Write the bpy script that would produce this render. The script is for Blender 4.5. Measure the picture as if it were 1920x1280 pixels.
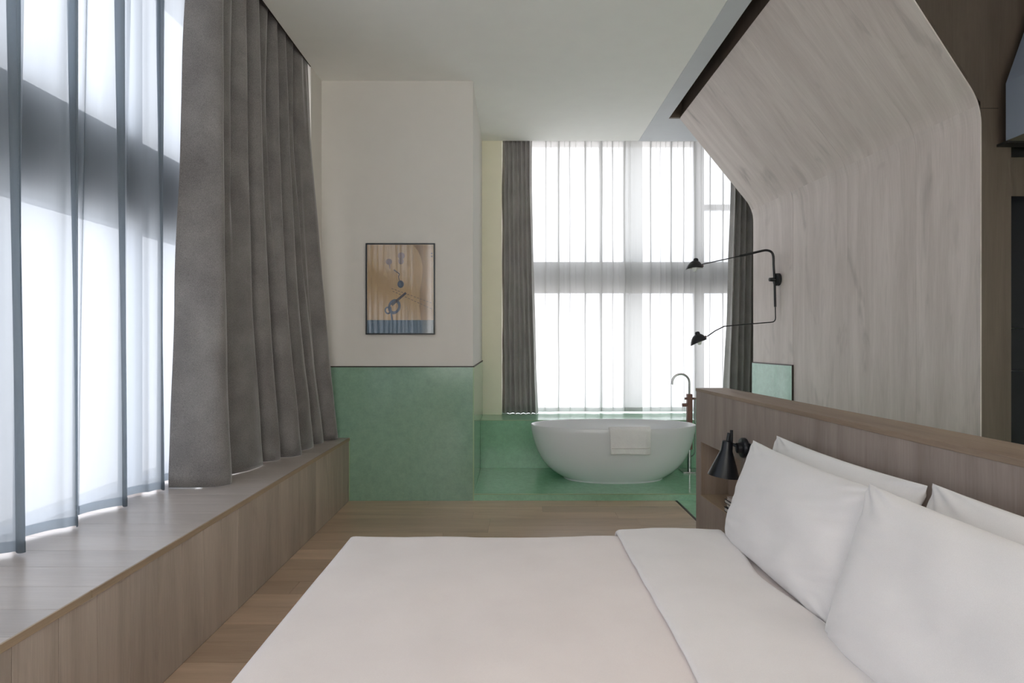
import bpy, bmesh, math, random
from mathutils import Vector, Matrix, noise
random.seed(7)
PI = math.pi
sc = bpy.context.scene
for o in list(bpy.data.objects):
    bpy.data.objects.remove(o)
COL = sc.collection

# ---------------------------------------------------------------- camera
EYE = 1.45
cam_d = bpy.data.cameras.new('camera')
cam_d.sensor_width = 36.0
cam_d.lens = 1100.0 / 1920.0 * 36.0
cam_d.clip_start = 0.05
cam = bpy.data.objects.new('camera', cam_d)
COL.objects.link(cam)
cam.location = (0, 0, EYE)
cam.rotation_euler = (PI / 2, 0, 0)
sc.camera = cam

# ---------------------------------------------------------------- world, light, exposure
SKY = 1.6
EXPOSURE = 1.18
w = bpy.data.worlds.new('overcast_sky')
sc.world = w
w.use_nodes = True
nt = w.node_tree
nt.nodes.clear()
wo = nt.nodes.new('ShaderNodeOutputWorld')
bg = nt.nodes.new('ShaderNodeBackground')
tc = nt.nodes.new('ShaderNodeTexCoord')
sx = nt.nodes.new('ShaderNodeSeparateXYZ')
rp = nt.nodes.new('ShaderNodeValToRGB')
mr = nt.nodes.new('ShaderNodeMapRange')
mr.inputs['From Min'].default_value = -1
mr.inputs['From Max'].default_value = 1
nt.links.new(tc.outputs['Generated'], sx.inputs[0])
nt.links.new(sx.outputs['Z'], mr.inputs['Value'])
nt.links.new(mr.outputs[0], rp.inputs[0])
rp.color_ramp.elements[0].position = 0.40
rp.color_ramp.elements[0].color = (0.78, 0.745, 0.77, 1)
rp.color_ramp.elements[1].position = 0.56
rp.color_ramp.elements[1].color = (0.93, 0.925, 0.99, 1)
nt.links.new(rp.outputs[0], bg.inputs['Color'])
bg.inputs['Strength'].default_value = SKY
nt.links.new(bg.outputs[0], wo.inputs[0])


def area(name, loc, rot, sx_, sy_, power=0, col=(1, 1, 1), portal=False):
    l = bpy.data.lights.new(name, 'AREA')
    l.shape = 'RECTANGLE'
    l.size, l.size_y = sx_, sy_
    l.energy = power
    l.color = col
    if portal:
        l.cycles.is_portal = True
    o = bpy.data.objects.new(name, l)
    COL.objects.link(o)
    o.location = loc
    o.rotation_euler = rot
    return o


area('daylight_portal_left', (-2.40, 1.1, 2.3), (0, -PI / 2, 0), 3.6, 8.4, portal=True)
area('daylight_portal_back', (1.55, 7.56, 2.3), (-PI / 2, 0, 0), 3.4, 3.6, portal=True)

area('added_near_fill', (0.9, -3.2, 2.2), (PI / 2, 0, 0), 6.2, 3.3, power=230, col=(1.0, 0.94, 0.91))  # fill lamp added behind the viewer to brighten the interior


def spot(name, loc, target, power, size_deg, col):
    l = bpy.data.lights.new(name, 'SPOT')
    l.energy = power
    l.color = col
    l.spot_size = math.radians(size_deg)
    l.spot_blend = 1.0
    l.shadow_soft_size = 0.06
    o = bpy.data.objects.new(name, l)
    COL.objects.link(o)
    o.location = loc
    d = Vector(target) - Vector(loc)
    o.rotation_euler = d.to_track_quat('-Z', 'Y').to_euler()


spot('warm_downlight', (-0.6, -0.4, 3.8), (-0.05, 1.75, 0.55), 22, 42, (1.0, 0.62, 0.50))
spot('warm_downlight', (1.2, -0.4, 3.8), (0.75, 1.5, 0.55), 14, 38, (1.0, 0.62, 0.50))

sc.view_settings.view_transform = 'Standard'
sc.view_settings.look = 'None'
sc.view_settings.gamma = 1
sc.view_settings.use_curve_mapping = False
sc.view_settings.exposure = EXPOSURE
cy = sc.cycles
cy.use_denoising = True
cy.max_bounces = 12
cy.diffuse_bounces = 8
cy.glossy_bounces = 4
cy.transmission_bounces = 8
cy.transparent_max_bounces = 24
cy.caustics_reflective = False
cy.caustics_refractive = False
cy.sample_clamp_indirect = 6

# ---------------------------------------------------------------- materials
def lin(c):
    return tuple(((v / 255) / 12.92 if v / 255 <= 0.04045 else ((v / 255 + 0.055) / 1.055) ** 2.4) for v in c) + (1,)


def newmat(name):
    m = bpy.data.materials.new(name)
    m.use_nodes = True
    n = m.node_tree
    b = n.nodes['Principled BSDF']
    return m, n, b


def N(n, t, **kw):
    x = n.nodes.new(t)
    for k, v in kw.items():
        x.inputs[k.replace('_', ' ')].default_value = v
    return x


def plain(name, col, rough=0.5, metal=0.0, var=0.04, scale=6.0, bump=0.0, bscale=80, coat=0.0):
    m, n, b = newmat(name)
    c = lin(col)
    b.inputs['Roughness'].default_value = rough
    b.inputs['Metallic'].default_value = metal
    b.inputs['Coat Weight'].default_value = coat
    tx = n.nodes.new('ShaderNodeTexCoord')
    ns = N(n, 'ShaderNodeTexNoise', Scale=scale, Detail=4.0)
    n.links.new(tx.outputs['Object'], ns.inputs['Vector'])
    r = n.nodes.new('ShaderNodeValToRGB')
    r.color_ramp.elements[0].position = 0.3
    r.color_ramp.elements[1].position = 0.7
    r.color_ramp.elements[0].color = tuple(max(0, v * (1 - var)) for v in c[:3]) + (1,)
    r.color_ramp.elements[1].color = tuple(min(1, v * (1 + var)) for v in c[:3]) + (1,)
    n.links.new(ns.outputs['Fac'], r.inputs[0])
    n.links.new(r.outputs[0], b.inputs['Base Color'])
    if bump:
        nb = N(n, 'ShaderNodeTexNoise', Scale=bscale, Detail=3.0)
        n.links.new(tx.outputs['Object'], nb.inputs['Vector'])
        bp = N(n, 'ShaderNodeBump', Strength=bump, Distance=0.002)
        n.links.new(nb.outputs['Fac'], bp.inputs['Height'])
        n.links.new(bp.outputs[0], b.inputs['Normal'])
    return m


def wood(name, dark, light, axis='Z', uv=False, rough=0.5, knots=0.5, boards=False, contrast=1.0):
    """grain runs along axis; uv=True: grain runs along V."""
    m, n, b = newmat(name)
    b.inputs['Roughness'].default_value = rough
    tx = n.nodes.new('ShaderNodeTexCoord')
    src = tx.outputs['UV' if uv else 'Object']
    oi = n.nodes.new('ShaderNodeObjectInfo')
    off = n.nodes.new('ShaderNodeVectorMath')
    off.operation = 'SCALE'
    off.inputs[0].default_value = (37.0, 53.0, 71.0)
    n.links.new(oi.outputs['Random'], off.inputs['Scale'])
    ad = n.nodes.new('ShaderNodeVectorMath')
    ad.operation = 'ADD'
    n.links.new(src, ad.inputs[0])
    n.links.new(off.outputs[0], ad.inputs[1])

    def mapped(across, along):
        mp = n.nodes.new('ShaderNodeMapping')
        s = [across] * 3
        s[{'X': 0, 'Y': 1, 'Z': 2}['Y' if uv else axis]] = along
        mp.inputs['Scale'].default_value = s
        n.links.new(ad.outputs[0], mp.inputs['Vector'])
        return mp.outputs[0]
    n1 = N(n, 'ShaderNodeTexNoise', Scale=1.0, Detail=7.0, Roughness=0.6, Distortion=0.6)
    n.links.new(mapped(8, 0.8), n1.inputs['Vector'])
    n2 = N(n, 'ShaderNodeTexNoise', Scale=1.0, Detail=4.0, Roughness=0.7)
    n.links.new(mapped(150, 5), n2.inputs['Vector'])
    n3 = N(n, 'ShaderNodeTexNoise', Scale=1.0, Detail=3.0, Distortion=1.2)
    n.links.new(mapped(4.5, 1.5), n3.inputs['Vector'])
    mx = n.nodes.new('ShaderNodeMix')
    mx.inputs[0].default_value = 0.35
    n.links.new(n1.outputs['Fac'], mx.inputs[2])
    n.links.new(n2.outputs['Fac'], mx.inputs[3])
    r = n.nodes.new('ShaderNodeValToRGB')
    r.color_ramp.elements[0].position = 0.5 - 0.17 / contrast
    r.color_ramp.elements[1].position = 0.5 + 0.17 / contrast
    r.color_ramp.elements[0].color = lin(dark)
    r.color_ramp.elements[1].color = lin(light)
    n.links.new(mx.outputs[0], r.inputs[0])
    # sparse dark flecks
    r3 = n.nodes.new('ShaderNodeValToRGB')
    r3.color_ramp.elements[0].position = 0.60
    r3.color_ramp.elements[1].position = 0.78
    r3.color_ramp.elements[0].color = (1, 1, 1, 1)
    k = 1 - 0.45 * knots
    r3.color_ramp.elements[1].color = (k, k, k, 1)
    n.links.new(n3.outputs['Fac'], r3.inputs[0])
    mul = n.nodes.new('ShaderNodeMix')
    mul.data_type = 'RGBA'
    mul.blend_type = 'MULTIPLY'
    mul.inputs[0].default_value = 1
    n.links.new(r.outputs[0], mul.inputs[6])
    n.links.new(r3.outputs[0], mul.inputs[7])
    out = mul.outputs[2]
    if boards:
        hs = n.nodes.new('ShaderNodeHueSaturation')
        mr_ = n.nodes.new('ShaderNodeMapRange')
        mr_.inputs['To Min'].default_value = 0.86
        mr_.inputs['To Max'].default_value = 1.12
        n.links.new(oi.outputs['Random'], mr_.inputs['Value'])
        n.links.new(mr_.outputs[0], hs.inputs['Value'])
        n.links.new(out, hs.inputs['Color'])
        out = hs.outputs[0]
    n.links.new(out, b.inputs['Base Color'])
    bp = N(n, 'ShaderNodeBump', Strength=0.15, Distance=0.002)
    n.links.new(n2.outputs['Fac'], bp.inputs['Height'])
    n.links.new(bp.outputs[0], b.inputs['Normal'])
    return m


def terrazzo(name, base, fleck, rough=0.12):
    m, n, b = newmat(name)
    b.inputs['Roughness'].default_value = rough
    tx = n.nodes.new('ShaderNodeTexCoord')
    ns = N(n, 'ShaderNodeTexNoise', Scale=16.0, Detail=8.0, Roughness=0.8)
    n.links.new(tx.outputs['Object'], ns.inputs['Vector'])
    r = n.nodes.new('ShaderNodeValToRGB')
    r.color_ramp.elements[0].position = 0.36
    r.color_ramp.elements[1].position = 0.66
    c = lin(base)
    r.color_ramp.elements[0].color = tuple(v * 0.9 for v in c[:3]) + (1,)
    r.color_ramp.elements[1].color = tuple(min(1, v * 1.1) for v in c[:3]) + (1,)
    n.links.new(ns.outputs['Fac'], r.inputs[0])
    vo = N(n, 'ShaderNodeTexVoronoi', Scale=130.0)
    n.links.new(tx.outputs['Object'], vo.inputs['Vector'])
    rr = n.nodes.new('ShaderNodeValToRGB')
    rr.color_ramp.elements[0].position = 0.10
    rr.color_ramp.elements[0].color = (0.55, 0.55, 0.55, 1)
    rr.color_ramp.elements[1].position = 0.26
    rr.color_ramp.elements[1].color = (0, 0, 0, 1)
    n.links.new(vo.outputs['Distance'], rr.inputs[0])
    mx = n.nodes.new('ShaderNodeMix')
    mx.data_type = 'RGBA'
    n.links.new(rr.outputs[0], mx.inputs[0])
    n.links.new(r.outputs[0], mx.inputs[6])
    mx.inputs[7].default_value = lin(fleck)
    n.links.new(mx.outputs[2], b.inputs['Base Color'])
    return m


def fabric(name, c1, c2, rough=0.85, weave=420, sheen=0.7, bump=0.25):
    m, n, b = newmat(name)
    b.inputs['Roughness'].default_value = rough
    b.inputs['Sheen Weight'].default_value = sheen
    b.inputs['Sheen Roughness'].default_value = 0.4
    tx = n.nodes.new('ShaderNodeTexCoord')
    wv = N(n, 'ShaderNodeTexNoise', Scale=weave, Detail=2.0)
    big = N(n, 'ShaderNodeTexNoise', Scale=5.0, Detail=5.0)
    n.links.new(tx.outputs['Object'], wv.inputs['Vector'])
    n.links.new(tx.outputs['Object'], big.inputs['Vector'])
    mx = n.nodes.new('ShaderNodeMix')
    mx.inputs[0].default_value = 0.4
    n.links.new(wv.outputs['Fac'], mx.inputs[2])
    n.links.new(big.outputs['Fac'], mx.inputs[3])
    r = n.nodes.new('ShaderNodeValToRGB')
    r.color_ramp.elements[0].position = 0.35
    r.color_ramp.elements[1].position = 0.65
    r.color_ramp.elements[0].color = lin(c1)
    r.color_ramp.elements[1].color = lin(c2)
    n.links.new(mx.outputs[0], r.inputs[0])
    n.links.new(r.outputs[0], b.inputs['Base Color'])
    bp = N(n, 'ShaderNodeBump', Strength=bump, Distance=0.001)
    n.links.new(wv.outputs['Fac'], bp.inputs['Height'])
    n.links.new(bp.outputs[0], b.inputs['Normal'])
    return m


def sheer_mat(name, col, trans, tcol=(0.97, 0.99, 1.0, 1)):
    """open weave: 'trans' of the light goes straight through, the rest meets thread"""
    m = bpy.data.materials.new(name)
    m.use_nodes = True
    n = m.node_tree
    n.nodes.clear()
    out = n.nodes.new('ShaderNodeOutputMaterial')
    tr = n.nodes.new('ShaderNodeBsdfTransparent')
    tr.inputs[0].default_value = tcol
    df = n.nodes.new('ShaderNodeBsdfDiffuse')
    df.inputs[0].default_value = col
    tl = n.nodes.new('ShaderNodeBsdfTranslucent')
    tl.inputs[0].default_value = col
    m1 = n.nodes.new('ShaderNodeMixShader')
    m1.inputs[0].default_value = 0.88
    n.links.new(df.outputs[0], m1.inputs[1])
    n.links.new(tl.outputs[0], m1.inputs[2])
    m2 = n.nodes.new('ShaderNodeMixShader')
    tx = n.nodes.new('ShaderNodeTexCoord')
    mp = n.nodes.new('ShaderNodeMapping')
    mp.inputs['Scale'].default_value = (60, 60, 1.5)
    n.links.new(tx.outputs['Object'], mp.inputs[0])
    ns = N(n, 'ShaderNodeTexNoise', Scale=1.0, Detail=3.0)
    n.links.new(mp.outputs[0], ns.inputs['Vector'])
    mr_ = n.nodes.new('ShaderNodeMapRange')
    mr_.inputs['To Min'].default_value = 1 - trans - 0.03
    mr_.inputs['To Max'].default_value = 1 - trans + 0.03
    n.links.new(ns.outputs['Fac'], mr_.inputs['Value'])
    n.links.new(mr_.outputs[0], m2.inputs[0])
    n.links.new(tr.outputs[0], m2.inputs[1])
    n.links.new(m1.outputs[0], m2.inputs[2])
    n.links.new(m2.outputs[0], out.inputs[0])
    return m


def glass_mat(name):
    m = bpy.data.materials.new(name)
    m.use_nodes = True
    n = m.node_tree
    n.nodes.clear()
    out = n.nodes.new('ShaderNodeOutputMaterial')
    tr = n.nodes.new('ShaderNodeBsdfTransparent')
    tr.inputs[0].default_value = (0.965, 0.975, 0.975, 1)
    gl = n.nodes.new('ShaderNodeBsdfGlossy')
    gl.inputs['Roughness'].default_value = 0.02
    mx = n.nodes.new('ShaderNodeMixShader')
    mx.inputs[0].default_value = 0.05
    n.links.new(tr.outputs[0], mx.inputs[1])
    n.links.new(gl.outputs[0], mx.inputs[2])
    n.links.new(mx.outputs[0], out.inputs[0])
    return m


M = {}
M['wall'] = plain('warm_white_paint', (216, 212, 206), 0.7, var=0.012, bump=0.04, bscale=200)
M['cream'] = plain('cream_paint', (240, 236, 214), 0.7, var=0.012)
M['ceil'] = plain('ceiling_paint', (246, 246, 243), 0.8, var=0.01)
M['grey'] = plain('blue_grey_paint', (206, 209, 214), 0.6, var=0.015)
M['grey2'] = plain('dusky_blue_paint', (128, 136, 150), 0.6, var=0.015)
M['soffit'] = plain('brown_soffit', (110, 100, 90), 0.6)
M['black'] = plain('black_metal', (22, 24, 27), 0.35, var=0.1)
M['lampblack'] = plain('satin_black_enamel', (26, 28, 33), 0.32, var=0.05)
M['white_enamel'] = plain('white_enamel', (235, 235, 232), 0.35)
M['dark'] = plain('dark_void', (20, 19, 18), 0.6)
M['darkglass'] = plain('dark_glass', (14, 17, 24), 0.12, var=0.05)
M['beam'] = plain('spandrel_grey', (140, 145, 152), 0.6)
M['frame_al'] = plain('window_aluminium', (190, 196, 206), 0.4)
M['tile'] = terrazzo('green_terrazzo', (136, 168, 148), (160, 184, 156))
M['tile_light'] = terrazzo('green_terrazzo_gloss', (148, 194, 164), (184, 214, 188), 0.1)
M['tile_pale'] = terrazzo('green_tile_window_sheen', (186, 220, 206), (200, 228, 214), 0.06)  # paler green carries the window reflection in its colour
M['edge'] = plain('tile_edge_line', (150, 178, 140), 0.35)
M['trim'] = plain('dark_bronze_trim', (52, 44, 38), 0.45, metal=0.4)
M['wood_wall'] = wood('limed_oak_wall', (198, 186, 180), (226, 214, 209), uv=True, rough=0.5, knots=0.55)
M['wood_slope'] = wood('limed_oak_slope', (198, 184, 178), (224, 212, 206), uv=True, rough=0.5, knots=0.65)
M['wood_edge'] = wood('limed_oak_edge', (170, 156, 146), (200, 190, 180), axis='Z')
M['wood_dark'] = wood('shaded_oak_portal', (84, 72, 62), (104, 91, 80), axis='Z', knots=0.4)  # dark tone carries the shade of the wall facing away from the window
M['bench_front'] = wood('bench_front_oak', (160, 147, 135), (192, 178, 166), axis='Z', knots=0.5, boards=True)
M['bench_top'] = wood('bench_top_oak', (172, 161, 154), (192, 182, 176), axis='X', rough=0.28, knots=0.2, boards=True)
M['nosing'] = wood('bench_nosing_oak', (150, 130, 108), (184, 162, 136), axis='Y', knots=0.2)
M['floor'] = wood('floor_oak', (176, 150, 127), (206, 180, 156), axis='X', rough=0.30, knots=0.45, boards=True)
M['headboard'] = wood('headboard_oak', (136, 121, 113), (170, 156, 148), axis='Z', knots=0.5)
M['headcap'] = wood('headboard_cap_oak', (128, 108, 92), (160, 140, 122), axis='Y', knots=0.3)
M['niche'] = wood('niche_oak', (150, 132, 115), (178, 160, 144), axis='Z', knots=0.2)
M['curtain'] = fabric('grey_wool_curtain', (98, 94, 93), (140, 136, 134), weave=260)
M['curtain2'] = fabric('grey_linen_curtain', (152, 149, 147), (188, 185, 182), weave=260)
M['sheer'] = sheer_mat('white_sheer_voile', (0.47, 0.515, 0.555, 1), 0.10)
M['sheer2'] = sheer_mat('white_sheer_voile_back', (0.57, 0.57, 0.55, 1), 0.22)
M['glass'] = glass_mat('window_glass')
M['linen'] = fabric('white_cotton', (226, 223, 222), (236, 233, 232), rough=0.75, weave=700, sheen=0.15, bump=0.05)
M['duvet'] = fabric('white_duvet_cotton', (228, 220, 217), (237, 230, 227), rough=0.7, weave=700, sheen=0.15, bump=0.05)
M['towel'] = fabric('white_terry', (225, 224, 224), (245, 244, 243), rough=0.95, weave=330, sheen=0.4, bump=0.8)
M['ceramic'] = plain('white_solid_surface', (222, 224, 226), 0.22, var=0.004, coat=0.2)
M['chrome'] = plain('brushed_chrome', (190, 190, 190), 0.16, metal=1.0, var=0.02)
M['bronze'] = plain('brushed_bronze', (112, 84, 76), 0.35, metal=0.7)
M['paper'] = plain('book_pages', (214, 208, 200), 0.8)
M['booklight'] = plain('pale_book_cover', (206, 190, 182), 0.5)
M['bookblack'] = plain('black_book_cover', (24, 25, 30), 0.4)
M['basefab'] = fabric('bed_base_fabric', (120, 112, 106), (140, 132, 126))

# ---------------------------------------------------------------- mesh helpers
WLOC = {}


def obj(name, bm, mat, parent=None, smooth=False, autosm=None):
    off = WLOC.get(parent.name, Vector((0, 0, 0))) if parent else Vector((0, 0, 0))
    if off.length:
        bmesh.ops.translate(bm, verts=bm.verts, vec=-off)
    me = bpy.data.meshes.new(name)
    bm.to_mesh(me)
    bm.free()
    mats = mat if isinstance(mat, (list, tuple)) else [mat]
    for m_ in mats:
        me.materials.append(m_)
    if smooth:
        for p in me.polygons:
            p.use_smooth = True
    if autosm:
        for p in me.polygons:
            p.use_smooth = True
        me.set_sharp_from_angle(angle=math.radians(autosm))
    o = bpy.data.objects.new(name, me)
    COL.objects.link(o)
    if parent:
        o.parent = parent
        WLOC[o.name] = off
    return o


def thing(name, label, cat, loc=(0, 0, 0), group=None):
    o = bpy.data.objects.new(name, None)
    o.empty_display_size = 0.1
    COL.objects.link(o)
    o.location = loc
    WLOC[o.name] = Vector(loc)
    return tag(o, label, cat, group)


def tag(o, label, cat, group=None):
    o['label'] = label
    o['category'] = cat
    if group:
        o['group'] = group
    return o


def struct(o, label=None, cat=None):
    o['kind'] = 'structure'
    if label:
        o['label'] = label
    o['category'] = cat or 'room shell'
    return o


def add_box(bm, x0, x1, y0, y1, z0, z1, bevel=0.0, T=None):
    vs = []
    for x, y, z in ((x0, y0, z0), (x1, y0, z0), (x1, y1, z0), (x0, y1, z0), (x0, y0, z1), (x1, y0, z1), (x1, y1, z1), (x0, y1, z1)):
        p = Vector((x, y, z))
        if T:
            p = T(p)
        vs.append(bm.verts.new(p))
    fs = [bm.faces.new([vs[i] for i in f]) for f in ((0, 3, 2, 1), (4, 5, 6, 7), (0, 1, 5, 4), (1, 2, 6, 5), (2, 3, 7, 6), (3, 0, 4, 7))]
    if bevel:
        es = list({e for f in fs for e in f.edges})
        bmesh.ops.bevel(bm, geom=es, offset=bevel, segments=2, affect='EDGES', profile=0.5)
    return vs


def bx(name, dims, mat, parent=None, bevel=0.0, T=None):
    bm = bmesh.new()
    add_box(bm, *dims, bevel=bevel, T=T)
    return obj(name, bm, mat, parent)


def add_tube(bm, pts, r, seg=12, cap=True):
    pts = [Vector(p) for p in pts]
    rs = r if isinstance(r, (list, tuple)) else [r] * len(pts)
    t0 = (pts[1] - pts[0]).normalized()
    up = Vector((0, 0, 1)) if abs(t0.z) < 0.9 else Vector((1, 0, 0))
    nrm = t0.cross(up).normalized()
    rings = []
    pt = t0
    for i, p in enumerate(pts):
        if i == 0:
            t = t0
        elif i == len(pts) - 1:
            t = (pts[-1] - pts[-2]).normalized()
        else:
            t = ((pts[i + 1] - p).normalized() + (p - pts[i - 1]).normalized()).normalized()
        q = pt.rotation_difference(t)
        nrm = q @ nrm
        pt = t
        bn = t.cross(nrm)
        rings.append([bm.verts.new(p + (nrm * math.cos(2 * PI * k / seg) + bn * math.sin(2 * PI * k / seg)) * rs[i]) for k in range(seg)])
    for a, b in zip(rings, rings[1:]):
        for k in range(seg):
            bm.faces.new((a[k], a[(k + 1) % seg], b[(k + 1) % seg], b[k]))
    if cap:
        bm.faces.new(rings[0][::-1])
        bm.faces.new(rings[-1])
    return rings


def tube(name, pts, r, mat, parent, seg=12):
    bm = bmesh.new()
    add_tube(bm, pts, r, seg)
    bmesh.ops.recalc_face_normals(bm, faces=bm.faces)
    return obj(name, bm, mat, parent, autosm=50)


def round_path(pts, r, n=6):
    pts = [Vector(p) for p in pts]
    out = [pts[0]]
    for a, b, c in zip(pts, pts[1:], pts[2:]):
        d1 = (a - b).normalized()
        d2 = (c - b).normalized()
        p1, p2 = b + d1 * r, b + d2 * r
        for i in range(n + 1):
            t = i / n
            out.append(p1.lerp(b, t).lerp(b.lerp(p2, t), t))
    out.append(pts[-1])
    return out


def lathe(bm, prof, axis_o, axis_d, seg=32, sx_=1.0, sy_=1.0):
    """profile of (radius, height) revolved round an axis; sx_/sy_ squash."""
    d = Vector(axis_d).normalized()
    a = d.orthogonal().normalized() if abs(d.x) > 0.9 else d.cross(Vector((1, 0, 0))).normalized()
    b = d.cross(a)
    rings = []
    for r, h in prof:
        rings.append([bm.verts.new(Vector(axis_o) + d * h + a * (r * sx_ * math.cos(2 * PI * k / seg)) + b * (r * sy_ * math.sin(2 * PI * k / seg))) for k in range(seg)])
    for p, q in zip(rings, rings[1:]):
        for k in range(seg):
            bm.faces.new((p[k], p[(k + 1) % seg], q[(k + 1) % seg], q[k]))
    return rings


def grid(bm, rows, uvs=None):
    """rows: list of lists of points -> quad sheet"""
    vr = [[bm.verts.new(p) for p in r] for r in rows]
    lay = bm.loops.layers.uv.new('UVMap') if uvs else None
    for i in range(len(vr) - 1):
        for j in range(len(vr[0]) - 1):
            f = bm.faces.new((vr[i][j], vr[i][j + 1], vr[i + 1][j + 1], vr[i + 1][j]))
            if lay:
                for l, (a, b) in zip(f.loops, ((i, j), (i, j + 1), (i + 1, j + 1), (i + 1, j))):
                    l[lay].uv = uvs[a][b]
    return vr


def solidify(o, t, offset=0.0):
    md = o.modifiers.new('thickness', 'SOLIDIFY')
    md.thickness = t
    md.offset = offset
    return o


def subsurf(o, lv=1):
    md = o.modifiers.new('smooth', 'SUBSURF')
    md.levels = md.render_levels = lv
    return o


# ---------------------------------------------------------------- shell
ZC = 3.825       # ceiling
BENCH = 0.574
LEDGE = 0.585
YW = 5.35        # pillar front
XB = -1.484      # bench front
YA = 6.95        # alcove reveal
XPL = -0.355     # pillar side

# wooden floor of individual planks
floor = struct(bx('floor', (-2.6, 1.49, -3.0, 5.34, -0.12, -0.005), M['trim']), 'oak plank floor of the bedroom between bench and bed', 'floor')
W = 0.18


def XW_ok(a, b):
    return b - a > 0.003


row = 0
y = YW
while y > 0.3:
    x = XB - random.uniform(0.1, 1.2)
    while x < 1.488:
        L = random.choice((1.2, 1.5, 1.9))
        x0, x1 = max(x, XB), min(x + L, 1.488)
        if x1 > x0 and XW_ok(x0, x1):
            bm = bmesh.new()
            add_box(bm, x0 + 0.0007, x1 - 0.0007, y - W + 0.0008, y - 0.0008, -0.0045, 0.0)
            obj('plank', bm, M['floor'], floor)
        x += L
    y -= W
    row += 1
near = bx('floor_underlay', (-2.6, 1.488, -3.0, y, -0.0045, 0.0), M['floor'], floor)
bath_floor = struct(bx('floor_bathroom', (1.508, 4.3, -3.0, YW, -0.12, 0.0), M['tile_light']), 'glossy pale green terrazzo floor beside the wood planks', 'floor')
struct(bx('trim_1', (1.49, 1.508, -3.0, YW, -0.1, 0.002), M['trim']), 'black metal strip between wood floor and green terrazzo', 'trim')

# pillar (wall_back_left) with wainscot
pil = struct(bx('wall_far_left', (-2.5, XPL, YW, 7.5, -0.05, 4.3), M['wall']), 'warm white pillar wall that carries the framed picture', 'wall')
bx('tile_panel', (-2.45, XPL + 0.008, YW - 0.008, YW, 0.0, 1.216), M['tile'], pil)
bx('tile_panel', (XPL, XPL + 0.008, YW, YA, 0.0, 1.216), M['tile'], pil)
bx('trim_strip', (-2.45, XPL + 0.011, YW - 0.012, YW, 1.216, 1.226), M['trim'], pil)
bx('trim_strip', (XPL, XPL + 0.011, YW, YA, 1.216, 1.226), M['trim'], pil)
bx('edge_line', (XPL - 0.001, XPL + 0.0095, YW - 0.0095, YW + 0.001, 0.0, 1.216), M['edge'], pil)
bx('edge_line', (XB, XB + 0.008, YW - 0.0105, YW - 0.008, 0.0, BENCH), M['edge'], pil)

struct(bx('wall_far_reveal', (XPL - 0.05, -0.12, YA, 7.5, 0.0, 4.3), M['cream']), 'narrow cream wall between pillar and curtain', 'wall')
struct(bx('wall_left', (-2.5, -1.737, 5.07, YW, BENCH, 4.3), M['wall']), 'white jamb at the end of the left window', 'wall')
struct(bx('wall_left_parapet', (-2.6, -2.251, -3.0, YW, -0.05, BENCH - 0.04), M['wall']))
struct(bx('wall_left_head', (-2.6, -2.24, -3.0, YW, 3.93, 4.3), M['wall']))
struct(bx('wall_far_parapet', (-0.4, 3.4, 7.3, 7.5, -0.05, LEDGE - 0.03), M['wall']))
struct(bx('wall_far_head', (-0.4, 3.4, 7.3, 7.5, 3.93, 4.3), M['wall']))
struct(bx('wall_far_right', (3.2, 3.35, 3.6, 7.5, -0.05, 4.3), M['cream']))
struct(bx('wall_right', (4.2, 4.35, -3.0, 3.7, -0.05, 4.3), M['wall']))
bm = bmesh.new()
for d in ((-2.6, -1.95, 0.0, 4.3), (4.0, 4.35, 0.0, 4.3), (-1.95, 4.0, 3.85, 4.3), (-1.95, 4.0, -0.1, 0.6)):
    add_box(bm, d[0], d[1], -3.1, -3.0, d[2], d[3])
struct(obj('wall_near', bm, M['wall']))
struct(bx('roof', (-2.6, 4.35, -3.1, 7.5, 4.3, 4.4), M['wall']))

# ceiling: warm white field, blue-grey strip round a dark slot
struct(bx('ceiling', (-1.737, 1.5, -3.0, YA, ZC, ZC + 0.17), M['ceil']), 'smooth warm white ceiling over the bed', 'ceiling')
struct(bx('ceiling_grey_strip', (1.5, 1.668, -3.0, YA, ZC - 0.004, ZC + 0.17), M['grey']), 'blue grey ceiling strip beside the wood lining', 'ceiling')
struct(bx('ceiling_grey_end', (1.668, 3.2, 6.25, YA, ZC - 0.004, ZC + 0.17), M['grey']), 'blue grey ceiling end before the far window', 'ceiling')
struct(bx('ceiling_slot', (1.668, 1.80, -3.0, 6.25, 4.12, 4.2), M['dark']), 'dark slot between ceiling strip and wood lining', 'ceiling')
struct(bx('ceiling_slot_end', (1.668, 1.80, 6.22, 6.249, ZC - 0.003, 4.12), M['wood_dark']))
struct(bx('ceiling_slot_side', (1.64, 1.667, -3.0, 6.2, ZC + 0.17, 4.2), M['dark']))

# bathing platform and ledge
plat = struct(bx('floor_bath_platform', (XPL + 0.008, 3.2, YW, 6.46, -0.12, 0.06), M['tile_light'], bevel=0.002), 'low green terrazzo platform carrying the bathtub', 'step')
bx('edge_line', (XPL + 0.008, 3.2, YW - 0.0025, YW + 0.006, 0.054, 0.0615), M['edge'], plat)  # thin coloured strip paints the specular line along the step edge
led = struct(bx('wall_far_ledge', (XPL + 0.008, 3.2, 6.45, 7.3, 0.0, LEDGE), M['tile_light'], bevel=0.002), 'green terrazzo window ledge behind the bathtub', 'ledge')
bx('edge_line', (XPL + 0.008, 3.2, 6.4475, 6.456, LEDGE - 0.006, LEDGE + 0.0015), M['edge'], led)

# ---- wood lined wall with slanted upper part (ruled between a far and a near profile)
FAR = [Vector((2.57, 6.25, 0.0)), Vector((2.57, 6.25, 2.854)), Vector((1.785, 6.25, ZC))]
NEAR = [Vector((2.77, 3.47, 0.0)), Vector((2.77, 3.47, 2.854)), Vector((1.80, 3.146, ZC))]


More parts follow.
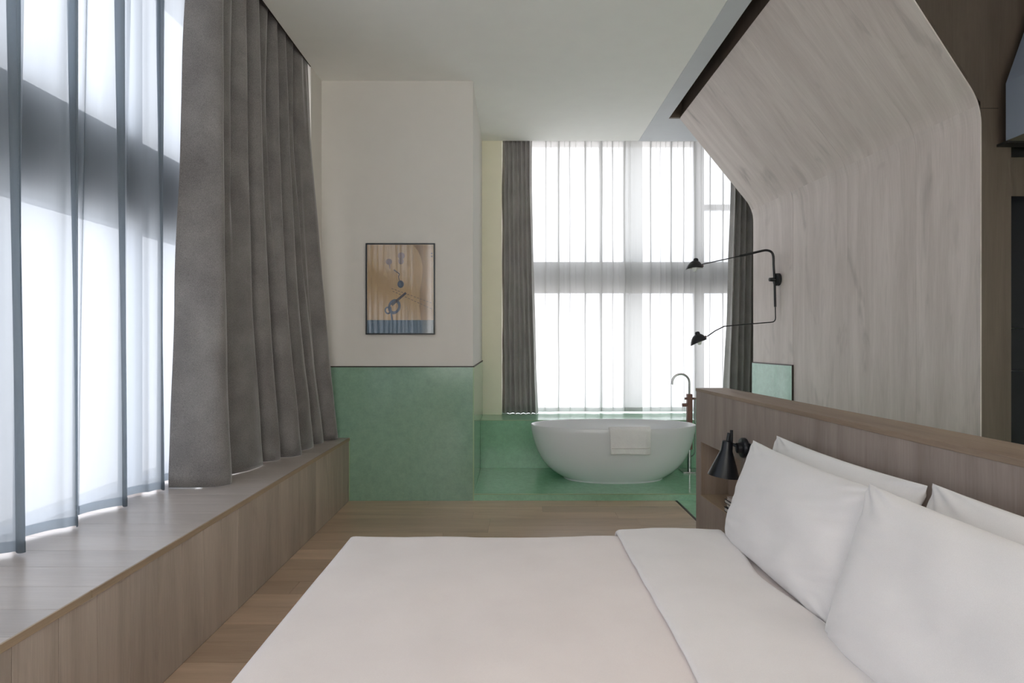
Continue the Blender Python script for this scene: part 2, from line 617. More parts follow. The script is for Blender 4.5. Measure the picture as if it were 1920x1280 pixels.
def profile(P, r=0.13):
    a, b, c = P
    d1, d2 = (a - b).normalized(), (c - b).normalized()
    p1, p2 = b + d1 * r, b + d2 * r
    low = [a.lerp(p1, i / 6) for i in range(7)]
    arc = [p1.lerp(b, i / 10).lerp(b.lerp(p2, i / 10), i / 10) for i in range(11)]
    up = [p2.lerp(c, i / 6) for i in range(7)]
    return low + arc[1:6], arc[5:] + up[1:]


FL, FU = profile(FAR)
NL, NU = profile(NEAR)
wallw = bpy.data.objects.new('wall_right_lining', None)
COL.objects.link(wallw)
struct(wallw, 'pale limed oak lining, upright below and slanting above', 'wall')
cuts = [0.0, 0.277, 0.56, 0.82, 1.0]
g = 0.0007
Ltot = (NEAR[1] - FAR[1]).length


def ruled(name, A, B, t0, t1, mat, thick=0.008):
    n = 8
    rows, uv = [], []
    for i in range(n + 1):
        t = t0 + (t1 - t0) * i / n
        r = [a.lerp(b, t) for a, b in zip(A, B)]
        acc, u_ = 0, []
        for k, p in enumerate(r):
            if k:
                acc += (p - r[k - 1]).length
            u_.append((t * Ltot, acc))
        rows.append(r)
        uv.append(u_)
    bm = bmesh.new()
    grid(bm, rows, uv)
    bmesh.ops.recalc_face_normals(bm, faces=bm.faces)
    # normals should face the room (-x)
    s = sum((f.normal.x for f in bm.faces))
    if s > 0:
        bmesh.ops.reverse_faces(bm, faces=bm.faces)
    o = obj(name, bm, mat, wallw)
    solidify(o, thick, -1)
    return o


for a, b in zip(cuts, cuts[1:]):
    t0 = a + (0 if a == 0 else g if a == 0.277 else g * 0.3)
    t1 = b - (0 if b == 1 else g if b == 0.277 else g * 0.3)
    ruled('panel', FL, NL, t0, t1, M['wood_wall'])
    ruled('slanted_panel', FU, NU, a + (g * 0.3 if a else 0), b - (g * 0.3 if b < 1 else 0), M['wood_slope'])
# backing behind the joints
off = Vector((0.035, 0, 0.03))
bk = ruled('backing', [p + off for p in FL + FU[1:]], [p + off for p in NL + NU[1:]], 0.0, 0.985, M['wood_dark'], 0.02)
# upper return in the slot
bx('slot_return', (1.80, 1.83, 3.1, 6.25, ZC - 0.005, 4.2), M['wood_dark'], wallw)
# tile splashback on the lining, window reflection put into its pale colour
q0, q1 = FAR[0].lerp(NEAR[0], -0.0), FAR[0].lerp(NEAR[0], 0.277)
bm = bmesh.new()
dv = (q1 - q0).normalized()
nn = Vector((-dv.y, dv.x, 0))
if nn.x > 0:
    nn = -nn


def TT(p):
    return q0 + dv * p.x + nn * p.y + Vector((0, 0, p.z))


LQ = (q1 - q0).length
add_box(bm, -0.004, LQ, 0.0, 0.012, 0, 1.222, T=TT)
bmesh.ops.recalc_face_normals(bm, faces=bm.faces)
obj('tile_panel', bm, M['tile_pale'], wallw)
for dm in ((-0.004, LQ + 0.008, 0.0, 0.014, 1.222, 1.232), (LQ, LQ + 0.008, 0.0, 0.014, 0, 1.222)):
    bm = bmesh.new()
    add_box(bm, *dm, T=TT)
    bmesh.ops.recalc_face_normals(bm, faces=bm.faces)
    obj('trim_strip', bm, M['trim'], wallw)

# ---- portal: frontal oak wall with opening, shade put into its colour
bm = bmesh.new()
YP = 3.475
prof = [(2.775, 0), (2.957, 0), (2.957, 2.72), (4.2, 2.72), (4.2, 4.3), (1.85, 4.3), (1.85, 3.80), (2.775, 2.87)]
f1 = [bm.verts.new((x_, YP, z_)) for x_, z_ in prof]
f2 = [bm.verts.new((x_, YP + 0.12, z_)) for x_, z_ in prof]
bm.faces.new(f1)
bm.faces.new(f2[::-1])
for i in range(len(prof)):
    j = (i + 1) % len(prof)
    bm.faces.new((f1[i], f2[i], f2[j], f1[j]))
bmesh.ops.recalc_face_normals(bm, faces=bm.faces)
wp = struct(obj('wall_portal', bm, M['wood_dark']), 'oak wall right of the pale lining, its shade put into the colour', 'wall')
bx('joint_strip', (2.775, 2.88, YP - 0.0012, YP + 0.001, 2.829, 2.832), M['dark'], wp)
# bulkhead
bm = bmesh.new()
bp_ = [(2.862, 2.612), (2.862, 2.945), (3.34, 4.3), (4.2, 4.3), (4.2, 2.612)]
a_ = [bm.verts.new((x_, 3.40, z_)) for x_, z_ in bp_]
b_ = [bm.verts.new((x_, 1.2, z_)) for x_, z_ in bp_]
bm.faces.new(a_)
bm.faces.new(b_[::-1])
for i in range(5):
    j = (i + 1) % 5
    f = bm.faces.new((a_[i], b_[i], b_[j], a_[j]))
    if i == 4:
        f.material_index = 1
bmesh.ops.recalc_face_normals(bm, faces=bm.faces)
bh = struct(obj('ceiling_bulkhead', bm, [M['grey2'], M['soffit']]), 'blue grey bulkhead box at upper right', 'ceiling')
struct(bx('wall_portal_top', (2.87, 4.2, 3.399, YP, 2.60, 2.615), M['dark']))

# door beyond the portal
dr = bpy.data.objects.new('door_1', None)
COL.objects.link(dr)
struct(dr, 'dark glass door at the right edge beyond the oak portal', 'door')
bx('door_frame', (2.958, 2.972, YP + 0.03, YP + 0.12, 0, 2.72), M['black'], dr)
bx('door_header', (2.972, 3.9, YP + 0.10, YP + 0.14, 2.575, 2.72), M['dark'], dr)
bx('transom_panel', (2.972, 3.9, YP + 0.11, YP + 0.14, 2.335, 2.575), M['wood_dark'], dr)
for z0, z1 in ((0.0, 1.27), (1.273, 1.53), (1.533, 2.335)):
    bx('door_panel', (2.972, 3.9, YP + 0.10, YP + 0.13, z0, z1), M['darkglass'], dr)
for z_ in (1.17, 1.79):
    bx('hinge', (2.966, 2.974, YP + 0.022, YP + 0.05, z_, z_ + 0.035), M['bronze'], dr)
bx('bright_bar', (2.985, 3.04, YP + 0.10, YP + 0.108, 2.447, 2.458), M['chrome'], dr)  # small bright bar on the brown panel above the door

# ---------------------------------------------------------------- windows
w1 = bpy.data.objects.new('window_1', None)
COL.objects.link(w1)
struct(w1, 'tall left window behind sheers with a deep grey spandrel', 'window')
XG = -2.3
bx('spandrel', (XG - 0.05, XG + 0.05, -3.0, 5.07, 2.118, 2.656), M['beam'], w1)
bx('window_sill', (XG - 0.05, XG + 0.05, -3.0, 5.07, BENCH - 0.04, BENCH + 0.02), M['frame_al'], w1)
ys = [-2.95, -1.2, 0.15, 1.35, 2.45, 3.56, 5.04]
for y_ in ys:
    bx('mullion', (XG - 0.035, XG + 0.035, y_ - 0.035, y_ + 0.035, BENCH, 3.95), M['frame_al'], w1)
for a, b in zip(ys, ys[1:]):
    for z0, z1 in ((BENCH + 0.02, 2.118), (2.656, 3.93)):
        bx('pane', (XG - 0.004, XG + 0.004, a + 0.035, b - 0.035, z0, z1), M['glass'], w1)
w2 = bpy.data.objects.new('window_2', None)
COL.objects.link(w2)
struct(w2, 'tall far window behind the bathtub with grey spandrel', 'window')
YG = 7.4
bx('spandrel', (-0.12, 3.2, YG - 0.05, YG + 0.05, 2.06, 2.445), M['beam'], w2)
bx('window_sill', (-0.12, 3.2, YG - 0.12, YG + 0.05, LEDGE - 0.03, LEDGE + 0.004), M['frame_al'], w2)
xs = [-0.09, 2.35, 3.17]
for x_ in xs:
    wd = 0.06 if x_ == 2.35 else 0.03
    bx('mullion', (x_ - wd, x_ + wd, YG - 0.04, YG + 0.04, LEDGE, 3.95), M['frame_al'], w2)
bx('transom', (2.41, 3.14, YG - 0.03, YG + 0.03, 3.10, 3.17), M['frame_al'], w2)
for a, b in zip(xs, xs[1:]):
    for z0, z1 in ((LEDGE + 0.02, 2.06), (2.445, 3.93)):
        bx('pane', (a + 0.03, b - 0.03, YG - 0.004, YG + 0.004, z0, z1), M['glass'], w2)
bx('window_handle', (2.30, 2.33, YG - 0.12, YG - 0.04, 0.90, 1.03), M['black'], w2)

w3 = bpy.data.objects.new('window_3', None)
COL.objects.link(w3)
struct(w3, 'wide window in the wall behind the viewer', 'window')
for a, b in ((-1.92, -0.7), (-0.7, 0.9), (0.9, 2.45), (2.45, 4.0)):
    bx('pane', (a + 0.03, b - 0.03, -3.054, -3.046, 0.63, 3.82), M['glass'], w3)
    bx('mullion', (a - 0.03, a + 0.03, -3.09, -3.01, 0.6, 3.85), M['frame_al'], w3)
# ---------------------------------------------------------------- bench
bench = thing('window_bench', 'long built-in wood-clad bench under the left window, curtains standing on it', 'bench', (-2.0, 1.0, 0))
bx('carcass', (-2.25, XB - 0.018, -3.0, YW - 0.012, 0.0, BENCH - 0.024), M['dark'], bench)
k = 0
y = YW - 0.01
while y > -0.2:
    y0 = y - W
    bx('front_board', (XB - 0.018, XB, y0 + 0.0009, y - 0.0009, 0.0, BENCH - 0.024), M['bench_front'], bench, bevel=0.0008)
    bx('top_board', (-2.25, XB - 0.001, y0 + 0.0007, y - 0.0007, BENCH - 0.022, BENCH), M['bench_top'], bench, bevel=0.0006)
    y = y0
bx('front_panel', (XB - 0.018, XB, -3.0, y, 0.0, BENCH - 0.024), M['bench_front'], bench)
bx('top_panel', (-2.25, XB - 0.001, -3.0, y, BENCH - 0.022, BENCH), M['bench_top'], bench)
for y0, y1 in ((-3.0, 0.9), (0.902, 2.06), (2.063, 5.338)):
    bx('nosing_strip', (XB - 0.001, XB + 0.008, y0, y1, BENCH - 0.026, BENCH + 0.001), M['nosing'], bench, bevel=0.0015)

# ---------------------------------------------------------------- curtains
def catmull(pts, n):
    out = []
    P = [pts[0]] + list(pts) + [pts[-1]]
    m_ = len(pts) - 1
    for k in range(n + 1):
        s = k / n * m_
        i = min(int(s), m_ - 1)
        t = s - i
        p0, p1, p2, p3 = (Vector(P[i + q]) for q in range(4))
        out.append(0.5 * ((2 * p1) + (p2 - p0) * t + (2 * p0 - 5 * p1 + 4 * p2 - p3) * t * t + (3 * p1 - p0 - 3 * p2 + p3) * t ** 3))
    return out


def loft_curtain(name, top, bot, z0, z1, mat, n=420, rows=34, ease=1.6, ease_y=1.6, hem=0.0, seed=0, wr=0.004, thick=0.003, sharp=False, parent=None):
    T_ = catmull(top, n)
    B_ = catmull(bot, n)
    rs = []
    for i in range(rows + 1):
        v = i / rows            # 0 top, 1 bottom
        e = v ** ease
        r = []
        for j in range(n + 1):
            p = T_[j].lerp(B_[j], e)
            p.y = T_[j].y + (B_[j].y - T_[j].y) * v ** ease_y
            z = z1 + (z0 - z1) * v
            nz = noise.noise(Vector((j * 0.05 + seed, z * 1.4, seed)))
            nz2 = noise.noise(Vector((j * 0.11, z * 5 + seed, 3.1))) * v * v
            r.append(Vector((p.x + (nz * 2 + nz2) * wr, p.y + (nz - nz2) * wr, z)))
        rs.append(r)
    bm = bmesh.new()
    grid(bm, rs)
    o = obj(name, bm, mat, parent, smooth=True)
    if thick:
        solidify(o, thick, 0)
    return o


def fix_front(o):
    return o


# left grey curtain : bottom path follows the big folds on the bench
bot = [(-2.06, 3.50), (-1.93, 3.50), (-1.78, 3.53), (-1.735, 3.60), (-1.80, 3.70), (-1.97, 3.74), (-1.99, 3.80),
       (-1.87, 3.83), (-1.79, 3.95), (-1.765, 4.12), (-1.80, 4.20), (-1.96, 4.22), (-1.95, 4.27), (-1.80, 4.26), (-1.73, 4.30), (-1.72, 4.36), (-1.82, 4.40),
       (-1.93, 4.41), (-1.90, 4.45), (-1.74, 4.42), (-1.645, 4.46), (-1.635, 4.54), (-1.72, 4.60), (-1.88, 4.63), (-1.86, 4.68), (-1.72, 4.68), (-1.655, 4.76),
       (-1.66, 4.88), (-1.76, 4.92), (-1.88, 4.94), (-1.80, 4.98), (-1.66, 5.0), (-1.635, 5.08), (-1.68, 5.14), (-1.72, 5.17), (-1.64, 5.19), (-1.575, 5.23), (-1.57, 5.30), (-1.60, 5.325)]
top = []
nb = len(bot)
for i in range(nb):
    f = i / (nb - 1)
    y_ = 3.50 + f * 1.555
    ph = (i % 4)
    x_ = {0: -1.90, 1: -1.81, 2: -1.765, 3: -1.82}[ph] + random.uniform(-0.012, 0.012)
    if i > nb - 5:
        x_ = -1.77
    top.append((x_, y_ + {0: 0, 1: -0.01, 2: 0.0, 3: 0.01}[ph]))
top[0] = (-1.93, 3.50)
def z2(l):
    return [(a, b, 0) for a, b in l]
c = loft_curtain('drape', z2(top), z2(bot), BENCH + 0.004, 3.95, M['curtain'], n=520, rows=44, ease=1.0, ease_y=2.0, seed=2.3, wr=0.006)
c.name = 'grey_curtain'
tag(c, 'heavy dark grey drape drawn open at the left window, hem resting on the bench', 'curtain')

# curtain tracks
tk = bx('curtain_track', (-1.90, -1.85, -2.9, 5.06, 3.955, 3.975), M['black'])
tag(tk, 'black curtain track in the ceiling recess above the left window', 'curtain track')
tk = bx('curtain_track', (-0.1, 3.18, 7.02, 7.06, 3.955, 3.975), M['black'])
tag(tk, 'black curtain track above the far window', 'curtain track')
struct(bx('trim_2', (-1.745, -1.737, -3.0, 5.07, ZC - 0.002, ZC + 0.18), M['trim']), 'dark edge strip of the left curtain recess', 'trim')


def wave_path(s0, s1, n, base, amp, period, over, seed, vary=0.5):
    """points (offset, along) of an over-folding wave"""
    pts = []
    ph = seed
    ds = (s1 - s0) / n
    rnd = random.Random(int(seed * 100))
    extra, c0 = [], s0 + 0.1
    while c0 < s1:
        extra.append((c0, rnd.uniform(0.25, 1.1)))
        c0 += rnd.uniform(0.05, 0.22)
    for i in range(n + 1):
        s = s0 + ds * i
        p = period * (1 + vary * noise.noise(Vector((s * 1.7, seed, 0))))
        ph += 2 * PI * ds / p
        a = amp * (1 + 0.4 * noise.noise(Vector((s * 2.3, seed, 5))))
        ex_o = ex_s = 0.0
        for pc, pa in extra:
            d = (s - pc) / 0.011
            if abs(d) < 6:
                ex_o += pa * 0.02 * math.exp(-d * d * 0.5)
                ex_s -= pa * 0.020 * d * math.exp(-d * d * 0.35)
        pts.append((base + a * math.sin(ph) + ex_o, ex_s + s + over * p * math.sin(2 * ph + 0.6) * 0.3 + over * p * math.cos(ph) * 0.35))
    return pts


def sheer(name, along_y, s0, s1, base, z0, z1, mat, n, amp_b, per_b, amp_t, per_t, over_b, over_t, seed, rows=26, flat=None):
    B_ = wave_path(s0, s1, n, base, amp_b, per_b, over_b, seed)
    F_ = wave_path(s0, s1, n, 0.0, amp_t, per_t, over_t, seed * 1.7)
    T_ = [(base + (b0 - base) * 0.55 + f0, b1 + (f1 - (s0 + (s1 - s0) * i / n)) * 0.8) for i, ((b0, b1), (f0, f1)) in enumerate(zip(B_, F_))]
    if flat:
        B_, T_ = flat(B_), flat(T_)
    zs = [z1 + (z0 + 0.045 - z1) * i / rows for i in range(rows + 1)]
    rs = []
    for z in zs + [z0]:
        v = (z1 - z) / (z1 - z0)
        e = v * v * (3 - 2 * v) * 0.6 + v * 0.4
        r = []
        for (a, b), (c_, d) in zip(T_, B_):
            o_ = a + (c_ - a) * e
            s = b + (d - b) * e
            r.append(Vector((o_, s, z)) if along_y else Vector((s, o_, z)))
        rs.append(r)
    bm = bmesh.new()
    grid(bm, rs[:-1])
    o = obj(name, bm, mat, smooth=True)
    bm = bmesh.new()
    d = 0.0015
    r1, r2 = rs[-2], rs[-1]
    sh = Vector((d, 0, 0)) if along_y else Vector((0, -d, 0))
    grid(bm, [r1, r2])
    grid(bm, [[p + sh for p in r1], [p + sh for p in r2]])
    h = obj('hem', bm, mat, o, smooth=True)
    return o


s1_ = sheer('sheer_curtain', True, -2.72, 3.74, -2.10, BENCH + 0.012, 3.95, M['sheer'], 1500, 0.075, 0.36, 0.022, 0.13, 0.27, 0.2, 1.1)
tag(s1_, 'white translucent sheer across the left window, left of the dark drape', 'sheer curtain')

near_s = sheer('sheer_curtain', False, -2.0, 3.98, -2.86, 0.03, 3.8, M['sheer2'], 1100, 0.06, 0.34, 0.02, 0.15, 0.8, 0.4, 3.7, rows=10)
tag(near_s, 'white sheer across the window behind the viewer, mirrored in the picture glass', 'sheer curtain')

# far window: grey drapes left and right
def small_drape(x0, x1, xb0, xb1, y_, folds, seed, name, label):
    rnd = random.Random(seed)
    t_, b_ = [], []
    n = folds * 4
    for i in range(n + 1):
        f = i / n
        ph = i % 4
        dy = {0: 0.05, 1: 0.0, 2: -0.045, 3: 0.0}[ph]
        dx = {0: 0, 1: 0.012, 2: 0, 3: -0.008}[ph]
        t_.append((x0 + (x1 - x0) * f + dx, y_ + dy * 0.7, 0))
        b_.append((xb0 + (xb1 - xb0) * f + dx * 1.2 + rnd.uniform(-0.006, 0.006), y_ + dy * 1.25 + rnd.uniform(-0.01, 0.01), 0))
    o = loft_curtain(name, t_, b_, LEDGE + 0.004, 3.95, M['curtain2'], n=folds * 26, rows=30, ease=1.5, seed=seed, wr=0.005)
    tag(o, label, 'curtain')
    return o


small_drape(-0.115, 0.235, -0.115, 0.315, 7.03, 7, 4, 'grey_curtain', 'grey drape bunched left of the far window beside the cream wall')
small_drape(2.64, 3.10, 2.54, 3.10, 7.03, 7, 9, 'grey_curtain', 'grey drape right of the far window, half hidden by the wood lining')


def pleat_path(s0, s1, n, base, seed, pos, amp=0.045, wid=0.012):
    pts = []
    for i in range(n + 1):
        s = s0 + (s1 - s0) * i / n
        o_ = base + 0.012 * math.sin(s * 9 + seed) + 0.006 * math.sin(s * 23 + seed)
        sh = 0
        for p, a in pos:
            d = (s - p) / wid
            if abs(d) < 6:
                o_ += a * amp * math.exp(-d * d * 0.5)
                sh -= a * 0.037 * d * math.exp(-d * d * 0.35)
        pts.append((o_, s + sh))
    return pts


def back_sheer(name, s0, s1, base, seed, pos, label):
    n = int((s1 - s0) * 330)
    B_ = pleat_path(s0, s1, n, base, seed, pos, 0.05, 0.018)
    T_ = pleat_path(s0, s1, n, base, seed, [(p + 0.01 * math.sin(p * 50), a) for p, a in pos] + [(p + 0.07, 0.4) for p, a in pos], 0.03, 0.010)
    rows = 22
    z0, z1 = LEDGE + 0.012, 3.95
    rs = []
    for z in [z1 + (z0 + 0.05 - z1) * i / rows for i in range(rows + 1)] + [z0]:
        v = (z1 - z) / (z1 - z0)
        r = []
        for (a, b), (c_, d) in zip(T_, B_):
            wob = 0.006 * noise.noise(Vector((b * 4, z * 1.5, seed)))
            r.append(Vector((b + (d - b) * v + wob, a + (c_ - a) * v, z)))
        rs.append(r)
    bm = bmesh.new()
    grid(bm, rs[:-1])
    o = obj(name, bm, M['sheer2'], smooth=True)
    tag(o, label, 'sheer curtain')
    bm = bmesh.new()
    sh = Vector((0, -0.0015, 0))
    grid(bm, rs[-2:])
    grid(bm, [[p + sh for p in r] for r in rs[-2:]])
    obj('hem', bm, M['sheer2'], o, smooth=True)
    return o


def X7(px):
    return (px - 960) * 7.12 / 1100


posA = [(X7(p), a) for p, a in ((1022, .6), (1048, .9), (1070, .6), (1098, .9), (1128, 1.3), (1150, .7), (1172, 1.0))]
posB = [(X7(p), a) for p, a in ((1180, .5), (1222, .8), (1240, .5), (1262, .9), (1286, .7), (1306, .9), (1334, .7), (1360, .8))]
back_sheer('sheer_curtain', 0.20, X7(1205), 7.13, 1.0, posA, 'white sheer covering the left half of the far window behind the tub')
back_sheer('sheer_curtain', X7(1172), 2.95, 7.17, 2.4, posB, 'white sheer covering the right half of the far window behind the tap')

# ---------------------------------------------------------------- picture
pc = thing('framed_picture', 'black framed abstract print in ochre and blue hanging on the white pillar wall', 'picture', (-1.014, YW, 1.927))
PX0, PX1, PZ0, PZ1 = -1.328, -0.70, 1.513, 2.342
bm = bmesh.new()
fw, fd = 0.012, 0.03
for d in ((PX0, PX1, PZ0, PZ0 + fw), (PX0, PX1, PZ1 - fw, PZ1), (PX0, PX0 + fw, PZ0 + fw, PZ1 - fw), (PX1 - fw, PX1, PZ0 + fw, PZ1 - fw)):
    add_box(bm, d[0], d[1], YW - fd, YW - 0.001, d[2], d[3])
obj('frame', bm, M['black'], pc)
# the print: flat coloured shapes
yp = YW - 0.018
m_och = plain('print_ochre', (205, 170, 120), 0.6, var=0.10, scale=4)
m_och2 = plain('print_brown', (165, 128, 82), 0.6, var=0.06, scale=6)
m_blue = plain('print_blue', (52, 80, 98), 0.6, var=0.15, scale=5)
m_slate = plain('print_slate', (74, 84, 104), 0.6, var=0.1)
m_dot = plain('print_mauve', (146, 122, 112), 0.6, var=0.1)
m_ink = plain('print_ink', (58, 48, 50), 0.6)


def flat(bm, pts, y, mi):
    f = bm.faces.new([bm.verts.new((px_, y, pz_)) for px_, pz_ in pts])
    f.material_index = mi
    if f.normal.y > 0:
        f.normal_flip()
    return f


def PIC(px, py):
    return (-1.014 + (px - 751.5) / 205.6, 1.45 + (640 - py) / 205.6)


bm = bmesh.new()
hz = PIC(0, 600)[1]
x0, x1 = PX0 + fw, PX1 - fw
flat(bm, [(x0, hz), (x1, hz), (x1, PZ1 - fw), (x0, PZ1 - fw)], yp, 0)
flat(bm, [(x0, PZ0 + fw), (x1, PZ0 + fw), (x1, hz), (x0, hz)], yp, 2)
cv = [PIC(790, 600), PIC(812.5, 600), PIC(812.5, 460), PIC(775, 460), PIC(784, 470), PIC(790, 484), PIC(793, 500), PIC(792, 520), PIC(788, 545), PIC(787, 575)]
flat(bm, cv, yp - 0.0006, 1)


def ell(cx_, cy_, rx, ry, mi, n=28, rot=0, y=None):
    cx2, cz2 = PIC(cx_, cy_)
    pts = []
    for k in range(n):
        a = 2 * PI * k / n
        u_, v_ = rx / 205.6 * math.cos(a), ry / 205.6 * math.sin(a)
        pts.append((cx2 + u_ * math.cos(rot) - v_ * math.sin(rot), cz2 + u_ * math.sin(rot) + v_ * math.cos(rot)))
    flat(bm, pts, y or yp - 0.0008, mi)


def ring(cx_, cy_, r0, r1, mi, asp=1.0, rot=0.0, n=36):
    cx2, cz2 = PIC(cx_, cy_)
    def P(r, a):
        u_, v_ = r / 205.6 * math.cos(a), r * asp / 205.6 * math.sin(a)
        return (cx2 + u_ * math.cos(rot) - v_ * math.sin(rot), cz2 + u_ * math.sin(rot) + v_ * math.cos(rot))
    for k in range(n):
        a, b = 2 * PI * k / n, 2 * PI * (k + 1) / n
        flat(bm, [P(r0, a), P(r1, a), P(r1, b), P(r0, b)], yp - 0.001, mi)


def stroke(a, b, w0, w1, mi, y=None):
    A, B = Vector(PIC(*a)), Vector(PIC(*b))
    d = (B - A).normalized()
    nrm = Vector((-d.y, d.x))
    w0, w1 = w0 / 411, w1 / 411
    flat(bm, [A + nrm * w0, A - nrm * w0, B - nrm * w1, B + nrm * w1], y or yp - 0.0012, mi)


ell(730, 491, 6, 5.5, 4)
stroke((731, 495), (732, 505), 3, 1, 4)
ell(753, 480, 6.5, 6.5, 4)
ell(752.5, 490, 5, 6, 4, y=yp - 0.0010)
stroke((739, 506), (750, 514), 2.5, 1.5, 5)
stroke((750, 514), (748, 519), 1.5, 1.5, 5)
stroke((748, 519), (750, 527), 1.2, 1.2, 5)
ell(752, 533, 6, 7, 3)
ring(740, 575, 7, 11.5, 3, 1.25, -0.3)
ring(728, 582, 3.5, 6, 3, 1.2, 0.2)
stroke((735, 572), (762, 549), 5, 4, 5)
stroke((733, 575), (736, 600), 3, 3.5, 3)
for k in range(13):
    for (ax, ay, bx_, by_) in ((735, 541, 812, 569), (737, 546, 812, 580)):
        t0, t1 = k / 13, (k + 0.6) / 13
        stroke((ax + (bx_ - ax) * t0, ay + (by_ - ay) * t0), (ax + (bx_ - ax) * t1, ay + (by_ - ay) * t1), 0.9, 0.9, 5)
ell(810, 475.5, 1.6, 1.4, 5)
ell(810, 481, 1.6, 1.4, 5)
obj('print', bm, [m_och, m_och2, m_blue, m_slate, m_dot, m_ink], pc)
m, n, b = newmat('picture_glass')
n.nodes.clear()
out = n.nodes.new('ShaderNodeOutputMaterial')
tr = n.nodes.new('ShaderNodeBsdfTransparent')
gl = n.nodes.new('ShaderNodeBsdfGlossy')
gl.inputs['Roughness'].default_value = 0.03
mx = n.nodes.new('ShaderNodeMixShader')
mx.inputs[0].default_value = 0.10
n.links.new(tr.outputs[0], mx.inputs[1])
n.links.new(gl.outputs[0], mx.inputs[2])
n.links.new(mx.outputs[0], out.inputs[0])
bx('glass', (x0, x1, YW - 0.025, YW - 0.023, PZ0 + fw, PZ1 - fw), m, pc)

# ---------------------------------------------------------------- bathtub
TC = Vector((1.034, 6.02, 0.06))
TH = 0.54
TA, TB = 0.842, 0.395
PROF = [(0.0, 1.0), (0.1, 0.992), (0.22, 0.974), (0.34, 0.952), (0.46, 0.925), (0.58, 0.888), (0.68, 0.848), (0.77, 0.80), (0.85, 0.738), (0.91, 0.68), (0.955, 0.63), (0.975, 0.60)]
NE = 2.15


def prof_at(h):
    for (a, ra), (b, rb) in zip(PROF, PROF[1:]):
        if h <= b:
            t = (h - a) / (b - a)
            return ra + (rb - ra) * t
    return PROF[-1][1]


def ring_pts(a, b, z, n=72):
    r = []
    for k in range(n):
        th = 2 * PI * k / n
        c_, s_ = math.cos(th), math.sin(th)
        r.append(Vector((TC.x + a * math.copysign(abs(c_) ** (2 / NE), c_), TC.y + b * math.copysign(abs(s_) ** (2 / NE), s_), z)))
    return r


tub = thing('bathtub', 'white oval freestanding bathtub on the green platform before the far window', 'bathtub', tuple(TC))
bm = bmesh.new()
rings = []
zt = TC.z + TH
b_in = 0.022


def sc_b(r):     # width shrinks less than length
    return 0.25 * 1 + 0.75 * r if False else 1 - (1 - r) * 0.62


for h, r in reversed(PROF):
    rings.append(ring_pts(TA * r, TB * sc_b(r), zt - h * TH))
# foot ring
rings.insert(0, ring_pts(TA * 0.60, TB * sc_b(0.60), TC.z + 0.001))
# rounded rim
rings.append(ring_pts(TA - 0.002, TB - 0.002, zt + 0.004))
rings.append(ring_pts(TA - 0.008, TB - 0.008, zt + 0.007))
rings.append(ring_pts(TA - 0.016, TB - 0.016, zt + 0.005))
rings.append(ring_pts(TA - 0.022, TB - 0.022, zt - 0.002))
for h, r in ((0.12, 0.955), (0.3, 0.92), (0.5, 0.865), (0.66, 0.79), (0.76, 0.70), (0.82, 0.58), (0.845, 0.40), (0.85, 0.2)):
    rings.append(ring_pts(TA * r - 0.012, TB * (1 - (1 - r) * 0.8) - 0.022 if r > 0.5 else TB * r * 1.1, zt - h * TH))
vr = [[bm.verts.new(p) for p in r] for r in rings]
for p, q in zip(vr, vr[1:]):
    n_ = len(p)
    for k in range(n_):
        bm.faces.new((p[k], p[(k + 1) % n_], q[(k + 1) % n_], q[k]))
bm.faces.new(vr[0][::-1])
bm.faces.new(vr[-1])
obj('basin', bm, M['ceramic'], tub, autosm=40)
bm = bmesh.new()
lathe(bm, [(0.0005, 0.006), (0.02, 0.006), (0.028, 0.002), (0.028, -0.004)], (TC.x, TC.y, zt - 0.85 * TH + 0.002), (0, 0, 1), 24)
obj('drain', bm, M['chrome'], tub, smooth=True)


def tub_y(x, z, sign=-1, inner=False):
    h = max(0, (zt - z) / TH)
    r = prof_at(h)
    a, b = TA * r, TB * sc_b(r)
    if inner:
        a, b = a * (1 - 0.3 * h) - 0.024, b * (1 - 0.3 * h) - 0.024
    q = max(0.0, 1 - abs((x - TC.x) / a) ** NE) ** (1 / NE)
    return TC.y + sign * b * q


# towel over the front rim
rows = []
nx = 28
path = []
for k in range(9):
    path.append(('in', zt - 0.14 + 0.14 * k / 8))
path += [('top', 0.25), ('top', 0.5), ('top', 0.75)]
for k in range(15):
    path.append(('out', zt - 0.235 * k / 14))
for kind, v in path:
    r = []
    for i in range(nx + 1):
        f = i / nx
        xx = 0.93 + 0.405 * f
        if kind == 'in':
            yy, z_ = tub_y(xx, v, inner=True) + 0.012, v
        elif kind == 'top':
            ya, yb = tub_y(xx, zt, inner=True) + 0.012, tub_y(xx, zt) - 0.012
            yy = ya + (yb - ya) * v
            z_ = zt + 0.016 + 0.006 * math.sin(v * PI)
        else:
            h = (zt - v) / 0.235
            sag = 0.014 + 0.014 * h
            fold = 0.006 * h * math.sin(f * 19 + 1) + 0.004 * math.sin(f * 7)
            if f > 0.72:
                fold += -0.008 * math.exp(-((f - 0.86) / 0.05) ** 2)
            yy, z_ = tub_y(xx, max(v, zt - 0.235)) - sag + fold * 0.7, v
            xx += 0.014 * h * (1 - f) * 1.0 - 0.004 * h * f
            z_ += 0.004 * math.sin(f * 5)
        r.append(Vector((xx, yy, z_)))
    rows.append(r)
bm = bmesh.new()
grid(bm, rows)
tw = obj('towel', bm, M['towel'], smooth=True)
solidify(tw, 0.02, 0)
subsurf(tw, 1)
tag(tw, 'small folded white towel hanging over the front rim of the bathtub', 'towel')
zb = zt - 0.175
bm = bmesh.new()
rr = []
